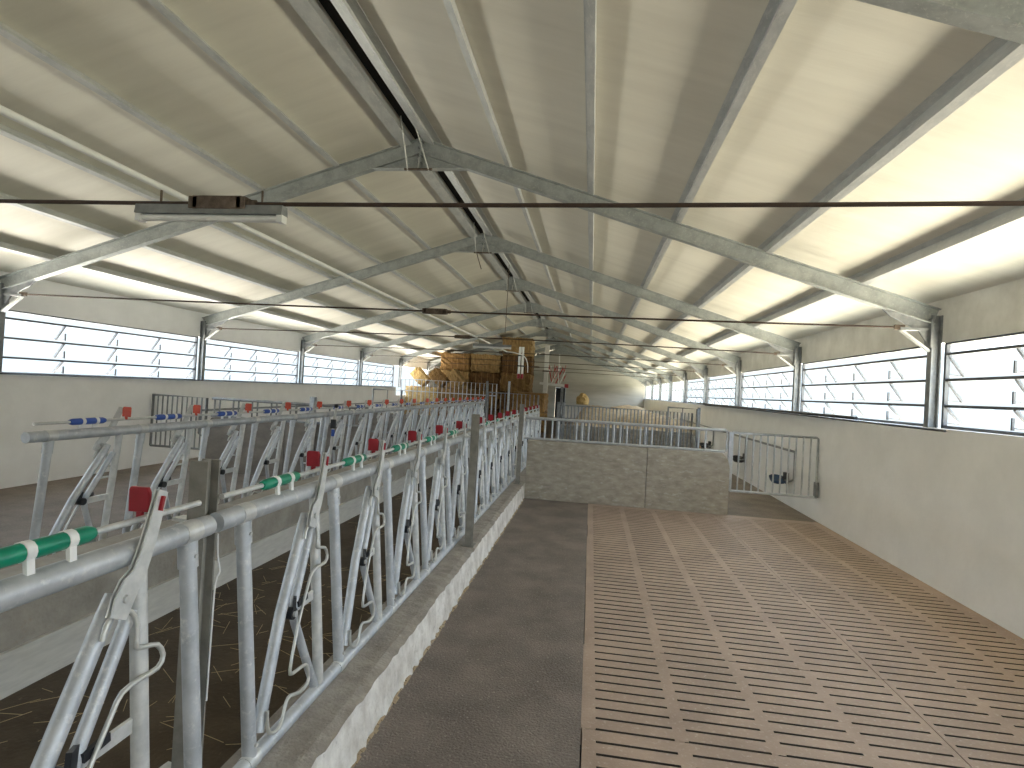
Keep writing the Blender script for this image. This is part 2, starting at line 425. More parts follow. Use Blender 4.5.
# ridge hangers (thin rods from the ridge purlins to a crossbar under each joint)
HL=['wire hanger pair at ridge joint of the second roof frame','wire hanger pair at ridge joint of the third roof frame','wire hanger pair at ridge joint of the fourth roof frame',
 'wire hanger pair at ridge joint of the fifth roof frame','wire hanger pair at ridge joint of the sixth roof frame']
for i,y in enumerate(FR[1:6]):
    z0=ZRID-.20-.088-.19
    t=thing('ridge_hanger',HL[i],'hanger',(XC,y,z0-.03),'wire hangers at the ridge joints'); b=(XC,y,z0-.03)
    for dx,ex,up in ((-.13,-.125,-.42),(.13,.005,-.40)):
        MB().tube([(XC+dx,y-.075,z0-.04),(XC+(dx+ex)/2,y+(up-.085)/2,(z0+ZRID-.05)/2),(XC+ex,y+up,ZRID-.03)],.0075,6).link('hanger_rod',M['wire'],t,b)
    MB().bar((XC-.17,y-.075,z0-.025),(XC+.17,y-.075,z0-.025),.03,.02).link('crossbar',M['rusty'],t,b)
    MB().tube([(XC-.01,y-.07,z0-.03),(XC+.0,y-.07,z0+.12)],.006,6).link('centre_bolt',M['wire'],t,b)

# fluorescent battens under tie rods
def batten(x0,x1,y,z,lab):
    t=thing('fluorescent_lamp',lab,'lamp',((x0+x1)/2,y,z),'batten lamps under the tie rods'); b=((x0+x1)/2,y,z)
    MB().prism([(y-.03,z),(y+.03,z),(y+.022,z+.045),(y-.022,z+.045)],'x',x0,x1).link('lamp_body',M['galvdark'],t,b)
    MB().tube([(x0+.03,y,z-.016),(x1-.03,y,z-.016)],.018,10).link('tube',M['white'],t,b)
    for x in (x0+.015,x1-.015): MB().box(x-.015,x+.015,y-.022,y+.022,z-.036,z).link('end_cap',M['white'],t,b)
    for x in (x0+.12,x1-.12): MB().bar((x,y,z+.045),(x,y,2.645-.01),.012,.004,(1,0,0)).link('hanger_strap',M['rusty'],t,b)
batten(-2.28,-1.50,2.5,2.515,'grey batten lamp under the nearest tie rod, at left edge')
batten(-2.28,-1.55,10.5,2.535,'small pale batten lamp under third tie rod beyond the turnbuckle')

# white conduit running on the tie rods
o=MB().tube([(-2.24,-1,2.685),(-2.24,6,2.680),(-2.22,10.5,2.70),(-2.20,14.2,2.70)],.017,10).link('conduit_pipe',M['white'])
tag(o,'long white conduit pipe lying along the tie rods left of the ridge','pipe')
o=MB().tube(smooth_path([(-2.19,14.25,2.70),(-2.02,14.3,2.69),(-1.78,14.35,2.62),(-1.68,14.4,2.45),(-1.66,14.4,2.2)],4),.012,8).link('conduit_bend',M['white'])
tag(o,'white conduit bend curving down beyond the long pipe end','pipe')
# hanging cord
t=tag(MB().tube([(-2.06,12.9,4.66),(-2.06,12.9,3.9),(-2.065,12.9,3.05)],.008,6).link('hanging_line',M['rusty']),'thin brown cord hanging straight down from the ridge','cord')
tag(MB().tube(smooth_path([(-2.30,10.42,4.30),(-2.26,10.4,4.18),(-2.19,10.4,3.98)],3),.008,6).link('loose_line',M['rusty']),'short loose cord end below ridge joint of third roof frame','cord')
# twin white tubes with red ends
t=thing('hanging_tube_pair','two white upright tubes with red lower ends hanging before the straw stack','tubes',(-1.86,14.5,2.05)); b=(-1.86,14.5,2.05)
for dx in (-.045,.045):
    MB().tube([(-1.86+dx,14.5,2.16),(-1.86+dx*.9,14.5,2.60),(-1.86+dx*.8,14.5,2.86)],.032,10).link('tube',M['white'],t,b)
    MB().tube([(-1.86+dx,14.5,2.04),(-1.86+dx,14.5,2.16)],.036,10).link('red_end',M['red'],t,b)['label']='red lower end'
for z in (2.35,2.62): MB().box(-1.95,-1.77,14.46,14.54,z,z+.03).link('clamp',M['black'],t,b)
MB().tube([(-1.86,14.5,2.86),(-1.86,14.5,2.72)],.01,6).link('hook',M['wire'],t,b)

# ------------------------------------------------------------------ window strips
wn=[0]
def louvre_bay(side,y0,y1,z0,z1):
    wn[0]+=1
    s=1 if side=='right' else -1
    xw=XR if s>0 else XL
    x=xw+s*.13
    w=bpy.data.objects.new('window_%d'%wn[0],None); COL.objects.link(w); w.location=(x,y0,z0); struct(w); b=(x,y0,z0)
    rows=[z1-.13,z1-.40,z1-.67]; n=4; a=y0+.05; e=y1-.05
    f=MB()
    f.box(x-.02,x+.02,a,e,z0,z0+.03).box(x-.02,x+.02,a,e,z1-.03,z1)
    for z in rows: f.box(x-.014,x+.014,a,e,z-.014,z+.014)
    f.box(x-.02,x+.02,a-.02,a+.015,z0,z1).box(x-.02,x+.02,e-.015,e+.02,z0,z1)
    f.link('window_frame',M['frame'],w,b)
    p=MB(); st=MB(); dy=(e-a)/n
    for z in rows:
        h=.245 if z-.25>z0 else .20
        for i in range(n):
            ya,yb=a+dy*i+.02,a+dy*(i+1)-.02
            xo,zo=s*.15,-h*.86
            p.prism([(x+s*.012,z-.01),(x+s*.012+xo,z-.01+zo),(x+s*.017+xo,z-.01+zo),(x+s*.017,z-.01)],'y',ya,yb)
            st.bar((x+s*.012,yb+.012,z-.01),(x+s*.012+xo,yb+.012,z-.01+zo),.03,.03)
            if i<n-1: st.bar((x,yb+.02,z+zo-.02),(x,yb+.02,z+zo+.09),.02,.02,(1,0,0))
            st.bar((x+s*.0,yb+.02,z+zo+.0),(x+s*.01+xo,yb+.015,z-.01+zo),.010,.010)
    p.link('louvre_panes',M['pane'],w,b); st.link('louvre_arms',M['frame'],w,b)
def fixed_bay(side,y0,y1,z0,z1):
    wn[0]+=1
    s=1 if side=='right' else -1
    x=(XR if s>0 else XL)+s*.13
    w=bpy.data.objects.new('window_%d'%wn[0],None); COL.objects.link(w); w.location=(x,y0,z0); struct(w); b=(x,y0,z0)
    f=MB(); a=y0+.05; e=y1-.05
    f.box(x-.02,x+.02,a,e,z0,z0+.03).box(x-.02,x+.02,a,e,z1-.03,z1).box(x-.012,x+.012,a,e,2.1,2.12).box(x-.012,x+.012,a,e,1.85,1.865)
    for i in range(5): yy=a+(e-a)*i/4; f.box(x-.015,x+.015,yy-.015,yy+.015,z0,z1)
    f.link('window_frame',M['frame'],w,b)
    MB().box(x-.003,x+.003,a,e,z0+.03,z1-.03).link('pane',M['pane'],w,b)
for i in range(-2,10):
    y0=2.5+4*(i-0)-.0; y1=y0+4
    if y0>=38: break
    ya=max(y0,Y0)
    if ya<22.4: louvre_bay('right',ya+.04,y1-.04,1.6,2.5)
    else: fixed_bay('right',ya+.04,y1-.04,1.6,2.5)
for i in range(-2,5):
    y0=2.5+4*i; y1=min(y0+4,22.0); louvre_bay('left',max(y0,Y0)+.04,y1-.04,1.56,2.46)
# pipes along sills and water pipes
tag(MB().tube([(XR-.03,8,1.63),(XR-.03,14,1.635),(XR-.03,21,1.64)],.022,8).link('sill_pipe',M['black']),'black pipe along the right window sill','pipe')
tag(MB().tube([(XR-.09,6,1.585),(XR-.06,14,1.61),(XR-.03,18,1.60)],.012,6).link('sill_cable',M['black']),'thin dark cable under black pipe at the right window sill','cable')
tag(MB().tube([(XL+.02,4,1.572),(XL+.02,15,1.572),(XL+.02,21.9,1.572)],.011,8).link('sill_pipe',M['black']),'dark pipe along the left window sill','pipe')
def water_line(xw,s,side,ys):
    t=thing('water_pipe','dark water pipe with drops along the %s wall behind the cross fence'%side,'pipe',(xw-s*.05,10,.96)); b=(xw-s*.05,10,.96)
    x=xw-s*.05
    MB().tube([(x,ys[0],.965),(x,ys[-1]+6,.965)],.021,8).link('main_pipe',M['galvdark'],t,b)
    for y in ys: MB().tube([(x,y,.96),(x,y,.50)],.017,8).link('drop_pipe',M['galvdark'],t,b)
    for y in ys: MB().tube([(x-s*.0,y,.50),(x-s*.06,y,.46),(x-s*.10,y+.14,.46)],.014,8).link('elbow',M['galvdark'],t,b)
water_line(XR,1,'right',[10.1,13.15,16.5])
water_line(XL,-1,'left',[10.4,14.2,18.0])
def drinker(x,y,z,s,lab,m):
    t=thing('water_bowl',lab,'drinker',(x,y,z),'drinkers on the right wall'); b=(x,y,z)
    mb=MB(); n=16; prof=[(.02,-.07),(.09,-.055),(.13,-.01),(.145,.04),(.135,.04),(.118,-.005),(.08,-.04),(.0,-.045)]
    vs=[];fs=[]
    for r,h in prof:
        for j in range(n):
            a=2*PI*j/n; vs.append((x+r*math.cos(a),y+r*1.25*math.sin(a),z+h+(.035*math.sin(a) if r>.1 else 0)))
    for i in range(len(prof)-1):
        for j in range(n): fs.append((i*n+j,i*n+(j+1)%n,(i+1)*n+(j+1)%n,(i+1)*n+j))
    mb.add(vs,fs,True); mb.link('bowl',m,t,b)
    MB().box(x+s*.10,x+s*.16,y-.07,y+.07,z-.05,z+.14).link('bracket',M['black'],t,b,bevel=.01)
    MB().bar((x,y-.03,z+.0),(x+s*.08,y-.03,z+.07),.03,.015).link('push_tongue',M['black'],t,b)
drinker(XR-.19,10.45,.43,1,'blue water bowl on right wall seen through the end gate',M['bluesteel'])
drinker(XR-.19,16.9,.44,1,'black water bowl on right wall seen through the rail above the wall',M['black'])
drinker(XR-.15,13.3,.46,1,'small dark drinker below middle drop of the right water pipe',M['black'])

# ------------------------------------------------------------------ headlock barriers
PITCH=.765; LEN=5*PITCH
XB,ZB=-1.21,.28; XT,ZT=-1.30,1.215
def px(z): return XB+(z-ZB)*(XT-XB)/(ZT-ZB)
WIRE=[(.398,1.02),(.412,1.056),(.445,1.078),(.478,1.072),(.505,1.045),(.513,1.0),(.508,.957),(.535,.945),(.585,.931),(.608,.89),(.585,.862),(.52,.862),(.457,.855),(.42,.813),(.335,.694),(.285,.60),(.243,.51),(.262,.486),(.345,.478),(.385,.462),(.396,.416),(.383,.384),(.317,.379),(.24,.405),(.207,.395),(.185,.36),(.166,.336),(.135,.322),(.102,.329),(.075,.352),(.069,.39),(.072,.433)]
def barrier(mir,sleeve,flag,lab,group,dx=0,dz=0):
    """one welded section with five locking yokes; mir=-1 mirrors it about X and moves it to dx"""
    X=lambda x: dx+mir*(x-XB)
    P=lambda ds,z,off=0: (X(px(z)+off),ds,z+dz)
    t=thing('headlock_barrier',lab,'feed barrier',(X(XB),0,.235+dz),group); b=(X(XB),0,.235+dz)
    MB().tube([P(-.16,ZT),P(LEN+.10,ZT)],.036,14).link('top_rail',M['galv2'],t,b)
    MB().tube([P(-.10,ZB),P(LEN+.10,ZB)],.030,12).link('bottom_rail',M['galv2'],t,b)
    MB().tube([P(-.12,1.30,.0),P(LEN+.06,1.30,.0)],.0105,8).link('locking_rod',M['plate'],t,b)
    for k in range(6):
        y=PITCH*k
        p=MB().tube([P(y,ZB,.0),P(y,ZT,.0)],.0265,12)
        p.tube([P(y,ZT-.115,.0),P(y,ZT-.03,.0)],.031,12)
        p.link('post',M['galv2'],t,b)
        # saddle clamps with bolts
        for z,zz,r in ((ZT,-.075,.0385),(ZB,.065,.0325)):
            c=MB().tube([P(y-.035,z),P(y+.035,z)],r,14).tube([P(y,z+zz,.0),P(y,z+zz,.034)],.008,6)
            c.link('clamp',M['plate'],t,b)
    for k in range(5):
        y=PITCH*k
        MB().tube([P(y+.545,ZB),P(y+.56,ZT)],.024,12).link('upright',M['plate'],t,b)
        v=MB().tube([P(y+.528,1.05,0),P(y+.42,.87,0),P(y+.352,.76,0),P(y+.338,.715,0),P(y+.352,.66,0),P(y+.42,.50,0),P(y+.515,.285,-.0)],.019,10)
        v.link('bent_stay',M['galv2'],t,b)
        st=MB().bar(P(y+.335,.72,-.008),P(y+.555,.72,-.008),.012,.042)
        st.link('strut',M['plate'],t,b)
        # swinging yoke tube
        s=MB().tube([P(y+.470,1.115,.0),P(y+.445,1.07,.0),P(y+.240,.745,.0),P(y+.056,.355,.0)],[.020,.0245,.0245,.0245],12)
        sw=s.link('swing_bar',M['galv2'],t,b)
        # latch bracket: cranked flat bar from the swing bar up past the rail
        br=MB()
        path=[(.425,1.07),(.445,1.11),(.470,1.145),(.500,1.17),(.522,1.21),(.545,1.258),(.565,1.305),(.598,1.385)]
        wid=[.055,.066,.064,.050,.046,.044,.042,.036]
        for oo in (.042,.054):
            vs=[];n=len(path)
            for i,(a,z) in enumerate(path):
                j=min(i+1,n-1);q=max(i-1,0)
                ty,tz=path[j][0]-path[q][0],path[j][1]-path[q][1];l=math.hypot(ty,tz);ny,nz=-tz/l,ty/l
                for sd in (1,-1):
                    for o2 in (0,.005):
                        pp=P(y+a+ny*sd*wid[i]/2,z+nz*sd*wid[i]/2,oo+o2)
                        vs.append(pp)
            fs=[]
            for i in range(n-1):
                A=i*4;B=A+4
                fs+=[(A,A+2,B+2,B),(A+1,B+1,B+3,A+3),(A,B,B+1,A+1),(A+2,A+3,B+3,B+2)]
            fs+=[(0,1,3,2),(n*4-4,n*4-2,n*4-1,n*4-3)]
            br.add(vs,fs)
        br.tube([P(y+.45,1.115,.02),P(y+.45,1.115,.066)],.012,6)
        br.link('latch_bracket',M['plate'],sw,b)
        wr=MB().tube(smooth_path([P(y+a,z,.034) for a,z in WIRE],2),.0075,6)
        wr.link('wire_bow',M['wire'],sw,b)['label']='bent wire bow'
        # black pivot bush with bolt
        bu=MB().tube([P(y+.295,.725,-.04),P(y+.295,.725,.032)],.026,10)
        bu.bar(P(y+.305,.735,.026),P(y+.315,.79,.026),.014,.05); bu.bar(P(y+.345,.745,.02),P(y+.425,.755,.02),.014,.024)
        bb=bu.link('pivot_bush',M['black'],t,b); bb['label']='black plastic pivot bush'
        MB().tube([P(y+.295,.725,.030),P(y+.295,.725,.042)],.014,8).link('pivot_bolt',M['plate'],bb,b)
        # flag on top of the latch (faces along the barrier)
        f=MB(); yf=y+.585
        cx=px(1.37)-.008
        poly=[(X(cx-.034),1.318+dz),(X(cx+.031),1.320+dz),(X(cx+.032),1.378+dz),(X(cx+.024),1.394+dz),(X(cx-.031),1.394+dz),(X(cx-.036),1.384+dz)]
        f.prism(poly,'y',yf-.007,yf+.007); f.prism([(X(cx-.01),1.298+dz),(X(cx+.012),1.298+dz),(X(cx+.012),1.32+dz),(X(cx-.01),1.32+dz)],'y',yf-.005,yf+.005)
        f.link('latch_flag',flag,t,b,bevel=.003)['label']='red plastic latch flag'
        f2=MB().bar(P(y+.578,1.33,.062),P(y+.592,1.37,.062),.008,.014); f2.link('latch_insert',flag,sw,b)
        # sleeve on locking rod with two clamps
        sl=MB().tube([P(y+.13,1.30,.0),P(y+.15,1.30,.0),P(y+.39,1.30,.0),P(y+.41,1.30,.0)],[.016,.023,.023,.016],12)
        so=sl.link('sleeve',sleeve,t,b)
        for a in (.225,.335):
            cl=MB().tube([P(y+a-.012,1.30,.0),P(y+a+.012,1.30,.0)],.0255,12).bar(P(y+a,1.285,.012),P(y+a,1.24,.012),.012,.02,(0,1,0))
            cl.link('sleeve_clip',M['white'],so,b)
    return t
near=barrier(1,M['green'],M['red'],'galvanised headlock barrier in the foreground with green sleeves and red flags','headlock barriers along the near kerb',dx=XB)
near.location.y=2.005
copy_tree(near,(near.location.x,-2.12,near.location.z),'galvanised headlock barrier at the left beside the camera, before the first post')
copy_tree(near,(near.location.x,6.12,near.location.z),'galvanised headlock barrier between the square post and the concrete wall')
copy_tree(near,(near.location.x,10.2,near.location.z),'pale galvanised headlock barrier beyond the concrete cross wall')
far=barrier(-1,M['blue'],M['orange'],'headlock barrier with blue sleeves, nearest one across the alley','headlock barriers across the feed alley',dx=-3.60,dz=.055)
far.location.y=3.245
FZ=far.location
copy_tree(far,(FZ.x,7.2,FZ.z),'headlock barrier with blue sleeves, second one across the alley')
copy_tree(far,(FZ.x,11.15,FZ.z),'headlock barrier with blue sleeves, third one across the alley')
copy_tree(far,(FZ.x,15.1,FZ.z),'headlock barrier with blue sleeves, farthest one across the alley')
struct(MB().box(-3.72,-3.48,Y0,21,0,.285).link('trim_bunk_kerb',M['kerbtop']))

# square posts
def sq_post(x,y,z0,z1,w,lab,m='galv',grp=None,flange=True):
    t=thing('barrier_post',lab,'post',(x,y,z0),grp); b=(x,y,z0)
    # H section
    mb=MB(); h=w/2; tf=.008
    mb.box(x-h,x+h,y-h,y-h+tf,z0,z1).box(x-h,x+h,y+h-tf,y+h,z0,z1).box(x-tf/2,x+tf/2,y-h+tf,y+h-tf,z0,z1)
    mb.link('post_shaft',M[m],t,b)
    if flange: MB().box(x-h-.025,x+h+.025,y-h-.025,y+h+.025,z0,z0+.008).link('base_plate',M[m],t,b)
    for z in (z0+.30,z1-.22): MB().bar((x-h,y,z),(x-h-.07,y+.01,z),.05,.012).link('lug',M['plate'],t,b)
    return t
G='posts between barrier sections'
sq_post(-1.085,5.30,.237,1.49,.068,'square grey steel post between first and second near barriers','postgrey',grp=G)
sq_post(-1.37,1.87,0,1.43,.07,'square grey steel post at left edge before the first barrier','postgrey',grp=G)
sq_post(-1.10,9.02,.237,1.52,.065,'slim grey steel post at the left end of the concrete wall','postgrey',grp=G)
sq_post(-4.66,8.98,0,1.43,.085,'grey steel post in front of the left concrete wall',grp=G)
# wire twist tied to the first post
tag(MB().tube(smooth_path([(-1.325,1.90,1.16),(-1.32,1.90,1.08),(-1.315,1.91,1.02),(-1.323,1.90,.98),(-1.327,1.90,.80),(-1.33,1.90,.55)],3),.0035,5).link('tied_wire',M['white']),'thin white wire tied to the first post at left edge','wire')
# lever with black knob on the far barrier joint
t=thing('release_lever','pale release lever with black knob on post of blue-sleeved barrier','lever',(-3.36,7.15,1.2)); b=(-3.36,7.15,1.2)
MB().tube([(-3.40,7.09,.63),(-3.36,7.07,1.16),(-3.33,7.05,1.37)],.02,8).link('lever_arm',M['plate'],t,b)
MB().tube([(-3.33,7.05,1.37),(-3.33,7.05,1.385),(-3.33,7.05,1.42)],[.012,.028,.024],10).link('knob',M['black'],t,b)
MB().box(-3.37,-3.30,6.985,7.02,1.10,1.22).link('lever_bracket',M['black'],t,b,bevel=.008)
MB().box(-3.345,-3.31,6.975,7.01,1.0,1.09).link('blue_tab',M['blue'],t,b,bevel=.006)

# ------------------------------------------------------------------ rail fences on cross walls
def rail_fence(name,y,bars,x0,x1,zt,zb,lab,m='galv2',r=.024,rb=.0145,brail=True,bz=None):
    t=thing(name,lab,'fence',((x0+x1)/2,y,zb)); b=((x0+x1)/2,y,zb)
    MB().tube([(x0,y,zt),(x1,y,zt)],r,10).link('top_rail',M[m],t,b)
    if brail: MB().tube([(x0,y,zb),(x1,y,zb)],r*.8,10).link('bottom_rail',M[m],t,b)
    for x in bars: MB().tube([(x,y,zb-.0),(x,y,zt)],rb,8).link('bar',M[m],t,b)
    return t
BX=[-.60,-.50,-.21,-.115,-.015,.285,.385,.49,.59,.80,.885,.98,1.28,1.39,1.695,1.80,2.12]
BX+= [-.72,-.80,-.88,-.95]
rail_fence('wall_rail',9.155,BX,-1.05,2.10,1.30,.972,'galvanised rail with uneven bars on top of the concrete cross wall at right')
def bar_gate(name,x0,x1,y,z0,z1,step,lab,r=.021,rb=.0125,m='galv2'):
    t=thing(name,lab,'gate',((x0+x1)/2,y,z0)); b=((x0+x1)/2,y,z0)
    MB().tube([(x0,y,z0),(x0,y,z1),(x1,y,z1),(x1,y,z0),(x0,y,z0)],r,10).link('gate_frame',M[m],t,b)
    n=int(round((x1-x0)/step))
    for i in range(1,n): x=x0+(x1-x0)*i/n; MB().tube([(x,y,z0),(x,y,z1)],rb,8).link('bar',M[m],t,b)
    return t
g=bar_gate('end_gate',2.205,3.455,9.16,.37,1.275,.1,'galvanised bar gate between concrete wall end and the right wall')
bx=(2.83,9.16,.37)
MB().box(2.15,2.21,9.13,9.19,.55,1.28).link('hinge_post',M['galv2'],g,bx)
MB().box(3.43,3.485,9.13,9.19,.37,.6).link('latch',M['galvdark'],g,bx)
LB=[]
x=-6.6
while x<-3.8: LB+=[x,x+.10]; x+=.36
rail_fence('wall_rail',9.155,LB,-6.65,-3.75,1.285,.975,'grey rail with paired bars on top of the left concrete wall','galvdark')
bar_gate('end_gate',-7.82,-6.76,9.16,.37,1.285,.1,'grey bar gate between left concrete wall end and the left wall',m='galvdark')
# back fences
bar_gate('back_fence',-.82,2.45,14.2,.38,1.42,.085,'dense grey bar fence in front of far right concrete wall',rb=.016,m='galvdark')
bar_gate('pen_gate',1.85,2.53,14.0,.45,1.53,.34,'taller grey gate frame at right end of the dense bar fence',m='galvdark')
bar_gate('pen_gate',-5.62,-4.85,14.0,.45,1.55,.40,'taller dark gate frame near the far left concrete wall',m='galvdark')
bar_gate('alley_gate',-3.05,-1.55,16.6,.25,1.62,.13,'tall grey bar gate closing the feed alley before the straw stack',rb=.012,m='galvdark')
gg=bar_gate('stack_fence',-7.7,-3.75,22.1,.35,1.92,.17,'tall pale bar fence in front of straw stack at left',rb=.014)
MB().tube([(-7.7,22.1,1.45),(-3.75,22.1,1.45)],.018,8).link('middle_rail',M['galv2'],gg,(-5.725,22.1,.35))
for i,(x,y,z,lab) in enumerate([(-.80,14.05,1.5,'grey gate post at left end of dense bar fence, left of the pair'),(-.66,14.05,1.5,'grey gate post at left end of dense bar fence, right of the pair'),
    (-3.1,16.55,1.95,'grey gate post at left side of the alley gate'),(-2.42,16.45,1.98,'grey gate post standing before middle of the alley gate'),(2.58,14.05,1.55,'dark post at right end of the taller gate frame')]):
    t=thing('gate_post',lab,'post',(x,y,0),'far gate posts'); b=(x,y,0)
    MB().box(x-.03,x+.03,y-.03,y+.03,0,z).link('post_shaft',M['galvdark'] if i!=3 else M['galv'],t,b,bevel=.004)
    MB().box(x-.034,x+.034,y-.034,y+.034,z,z+.012).link('post_cap',M['black'],t,b)
    MB().box(x-.03,x-.05,y-.03,y+.02,1.0,1.2).link('hinge',M['black'],t,b)

# ------------------------------------------------------------------ straw
def bale_mesh(w,d,h,seed,m):
    rnd=random.Random(seed); bm=bmesh.new()
    bmesh.ops.create_cube(bm,size=1)
    bmesh.ops.subdivide_edges(bm,edges=bm.edges[:],cuts=7,use_grid_fill=True)
    for v in bm.verts:
        v.co.x*=w; v.co.y*=d; v.co.z*=h
        e=(abs(v.co.x)>w*.45)+(abs(v.co.y)>d*.45)+(abs(v.co.z)>h*.45)
        j=.026 if e<2 else .045
        v.co+=Vector((rnd.uniform(-j,j),rnd.uniform(-j,j),rnd.uniform(-j,j)))
        if e>=2: v.co*=.985
    me=bpy.data.meshes.new('straw_bale'); bm.to_mesh(me); bm.free(); me.materials.append(m)
    tw=MB()
    for k in (-.3,-.1,.1,.3):
        z=h/2+.012; y=d/2+.018
        tw.tube([(k*w,-y,-z),(k*w,-y,z),(k*w,y,z),(k*w,y,-z),(k*w,-y,-z)],.008,5,cap=False)
    tm=bpy.data.meshes.new('twine'); tm.from_pydata(tw.v,[],tw.f); tm.materials.append(M['twine']); 
    return me,tm
BW,BD,BH=1.36,1.2,.79
M['straw3']=mat('bleached_straw', (.36,.24,.10), .9, 0, (.19,.115,.04), 9, bump=1.0, bscale=40, stretch=(2.2,2.2,.3))
M['straw4']=mat('dark_straw', (.17,.085,.025), .9, 0, (.07,.035,.010), 9, bump=1.0, bscale=40, stretch=(2.2,2.2,.3))
BMS=[bale_mesh(BW,BD,BH,s,M[('straw2','straw4','straw3','straw2','straw4')[s]]) for s in range(5)]
BML=bale_mesh(BW,BD,BH,11,M['straw'])  # paler copy of the stack straw, sunlight at the open side put into its colour
def bale(x,y,z,lab,k=0,rot=(0,0,0),grp='bales in the straw stack'):
    me,tm=BMS[k%5] if k>=0 else BML
    o=bpy.data.objects.new('straw_bale',me); COL.objects.link(o); o.location=(x,y,z); o.rotation_euler=rot
    tag(o,lab,'straw bale',grp)
    c=bpy.data.objects.new('twine',tm); COL.objects.link(c); c.parent=o
    return o
ROWN=['lowest','second','third','fourth','fifth']
COLN=['leftmost','second','third','fourth','right end']
YF=25.0
cols=[(-6.24,4),(-4.83,4),(-3.42,5)]
kk=0
for ci,(x,n) in enumerate(cols):
    for r in range(n):
        rr=random.Random(ci*10+r); z=.42+r*.812
        
        xx=x+rr.uniform(-.01,.01); ww=rr.uniform(-.012,.012)
        bale(xx,YF+.6+rr.uniform(-.08,.12),z,'%s straw bale of the %s column in the tall stack'%(('topmost' if r==n-1 or z+1.2>sheet(x) else ROWN[r]),COLN[ci] if ci<3 else 'right end'),kk,(0,0,ww)); kk+=1
# second rank behind and tumbled bales at left, open side of the barn
tum=[(-7.13,23.55,.42,0,2,1,'lowest flat bale at the left wall end, under the pale bale'),(-7.13,23.6,1.235,0,-1,1,'bale coloured pale as if sunlit, second layer beside the open side'),
     (-5.72,23.5,.42,0,1,1,'lowest flat bale behind the tall fence, left of the stack'),(-5.72,23.55,1.235,0,3,1,'second flat bale behind the tall fence, left of the stack'),
     (-7.36,23.6,2.06,.76,-1,.55,'small bale tipped on edge like a peak, nearest the open side'),(-6.55,23.6,2.06,.76,0,.55,'small bale tipped on edge like a peak, middle of three'),
     (-5.74,23.6,2.06,.76,2,.55,'small bale tipped on edge like a peak, nearest the tall stack')]
for x,y,z,ry,k,sc,lab in tum:
    o=bale(x,y,z,lab,k,(0,ry,random.uniform(-.03,.03)),'tumbled bales beside the stack'); o.scale=(sc,sc,sc)
bale(-2.5,23.6,.42,'low straw bale at the right foot of the stack',0,(0,0,.1),'tumbled bales beside the stack')
bale(-2.55,23.7,1.245,'second straw bale at the right foot of the stack',3,(0,0,-.06),'tumbled bales beside the stack')
# straw heap in the far right pen
def heap(x0,x1,y0,y1,h):
    rnd=random.Random(9); nx,ny=26,40; vs=[];fs=[]
    for i in range(nx+1):
        for j in range(ny+1):
            u=i/nx; v=j/ny
            e=min(1,u*7,(1-u)*7+.35,v*9,(1-v)*9)
            z=h*(e**.6)*(.82+.18*math.sin(7*u+3)*math.sin(9*v+1))+rnd.uniform(-.05,.05)*(e>.3)
            vs.append((x0+(x1-x0)*u,y0+(y1-y0)*v,max(.0,z)))
    for i in range(nx):
        for j in range(ny):
            a=i*(ny+1)+j; fs.append((a,a+ny+1,a+ny+2,a+1))
    mb=MB().add(vs,fs,True); return mb.link('straw_heap',M['loose'])
o=heap(-.9,3.42,17.5,36,1.22); o['label']='long heap of loose straw filling the far right pen'; o['category']='straw'; o['kind']='stuff'
bm=bmesh.new(); bmesh.ops.create_icosphere(bm,subdivisions=3,radius=.36); rnd=random.Random(4)
for v in bm.verts:
    v.co.z=max(v.co.z,-.12); v.co*=1+rnd.uniform(-.10,.10); v.co.x*=.95; v.co.z*=1.25
me=bpy.data.meshes.new('straw_clump'); bm.to_mesh(me); bm.free(); me.materials.append(M['straw'])
o=bpy.data.objects.new('straw_clump',me); COL.objects.link(o); o.location=(-.45,30.2,1.30); tag(o,'lone brown straw clump lying on the heap near the far gable wall','straw clump')
# strands on the alley floor
mb=MB(); rnd=random.Random(21)
for i in range(300):
    x=rnd.uniform(-2.9,-1.4); y=rnd.uniform(1.2,12)**1; 
    if rnd.random()<.6: y=rnd.uniform(1.2,5)
    a=rnd.uniform(0,PI); l=rnd.uniform(.05,.2); z=rnd.uniform(.004,.012)
    dx_,dy_=math.cos(a)*l/2,math.sin(a)*l/2
    mb.bar((x-dx_,y-dy_,z),(x+dx_,y+dy_,z+rnd.uniform(0,.008)),.0024,.0018)
o=mb.link('loose_straw_strands',M['strand']); o['label']='scattered straw strands on the dark alley floor'; o['category']='straw'; o['kind']='stuff'

# ------------------------------------------------------------------ folded hay machine before the gable
t=thing('hay_tedder','folded red and white hay machine with raised arms beside the straw stack','farm machine',(-1.85,27,0)); b=(-1.85,27,0)
MB().bar((-2.5,27,2.12),(-1.15,27,2.05),.14,.12).link('cross_beam',M['white'],t,b)
MB().bar((-1.3,27,2.05),(-1.12,27,2.05),.2,.18).link('beam_end',M['redpaint'],t,b)
MB().bar((-2.22,27,.0),(-2.22,27,3.95),.2,.2,(1,0,0)).link('mast',M['white'],t,b)
MB().bar((-1.40,27,.35),(-1.40,27,2.05),.10,.10,(1,0,0)).link('support_leg',M['galvdark'],t,b)
for s in (-2.25,-1.35):
    w=MB(); n=20; c=(s,26.9,.35)
    pts=[(s,26.9+.26*math.cos(a*2*PI/n),.34+.26*math.sin(a*2*PI/n)) for a in range(n+1)]
    w.tube(pts,.075,8,cap=False); w.tube([(s-.05,26.9,.34),(s+.05,26.9,.34)],.14,12); w.link('wheel',M['black'],t,b)
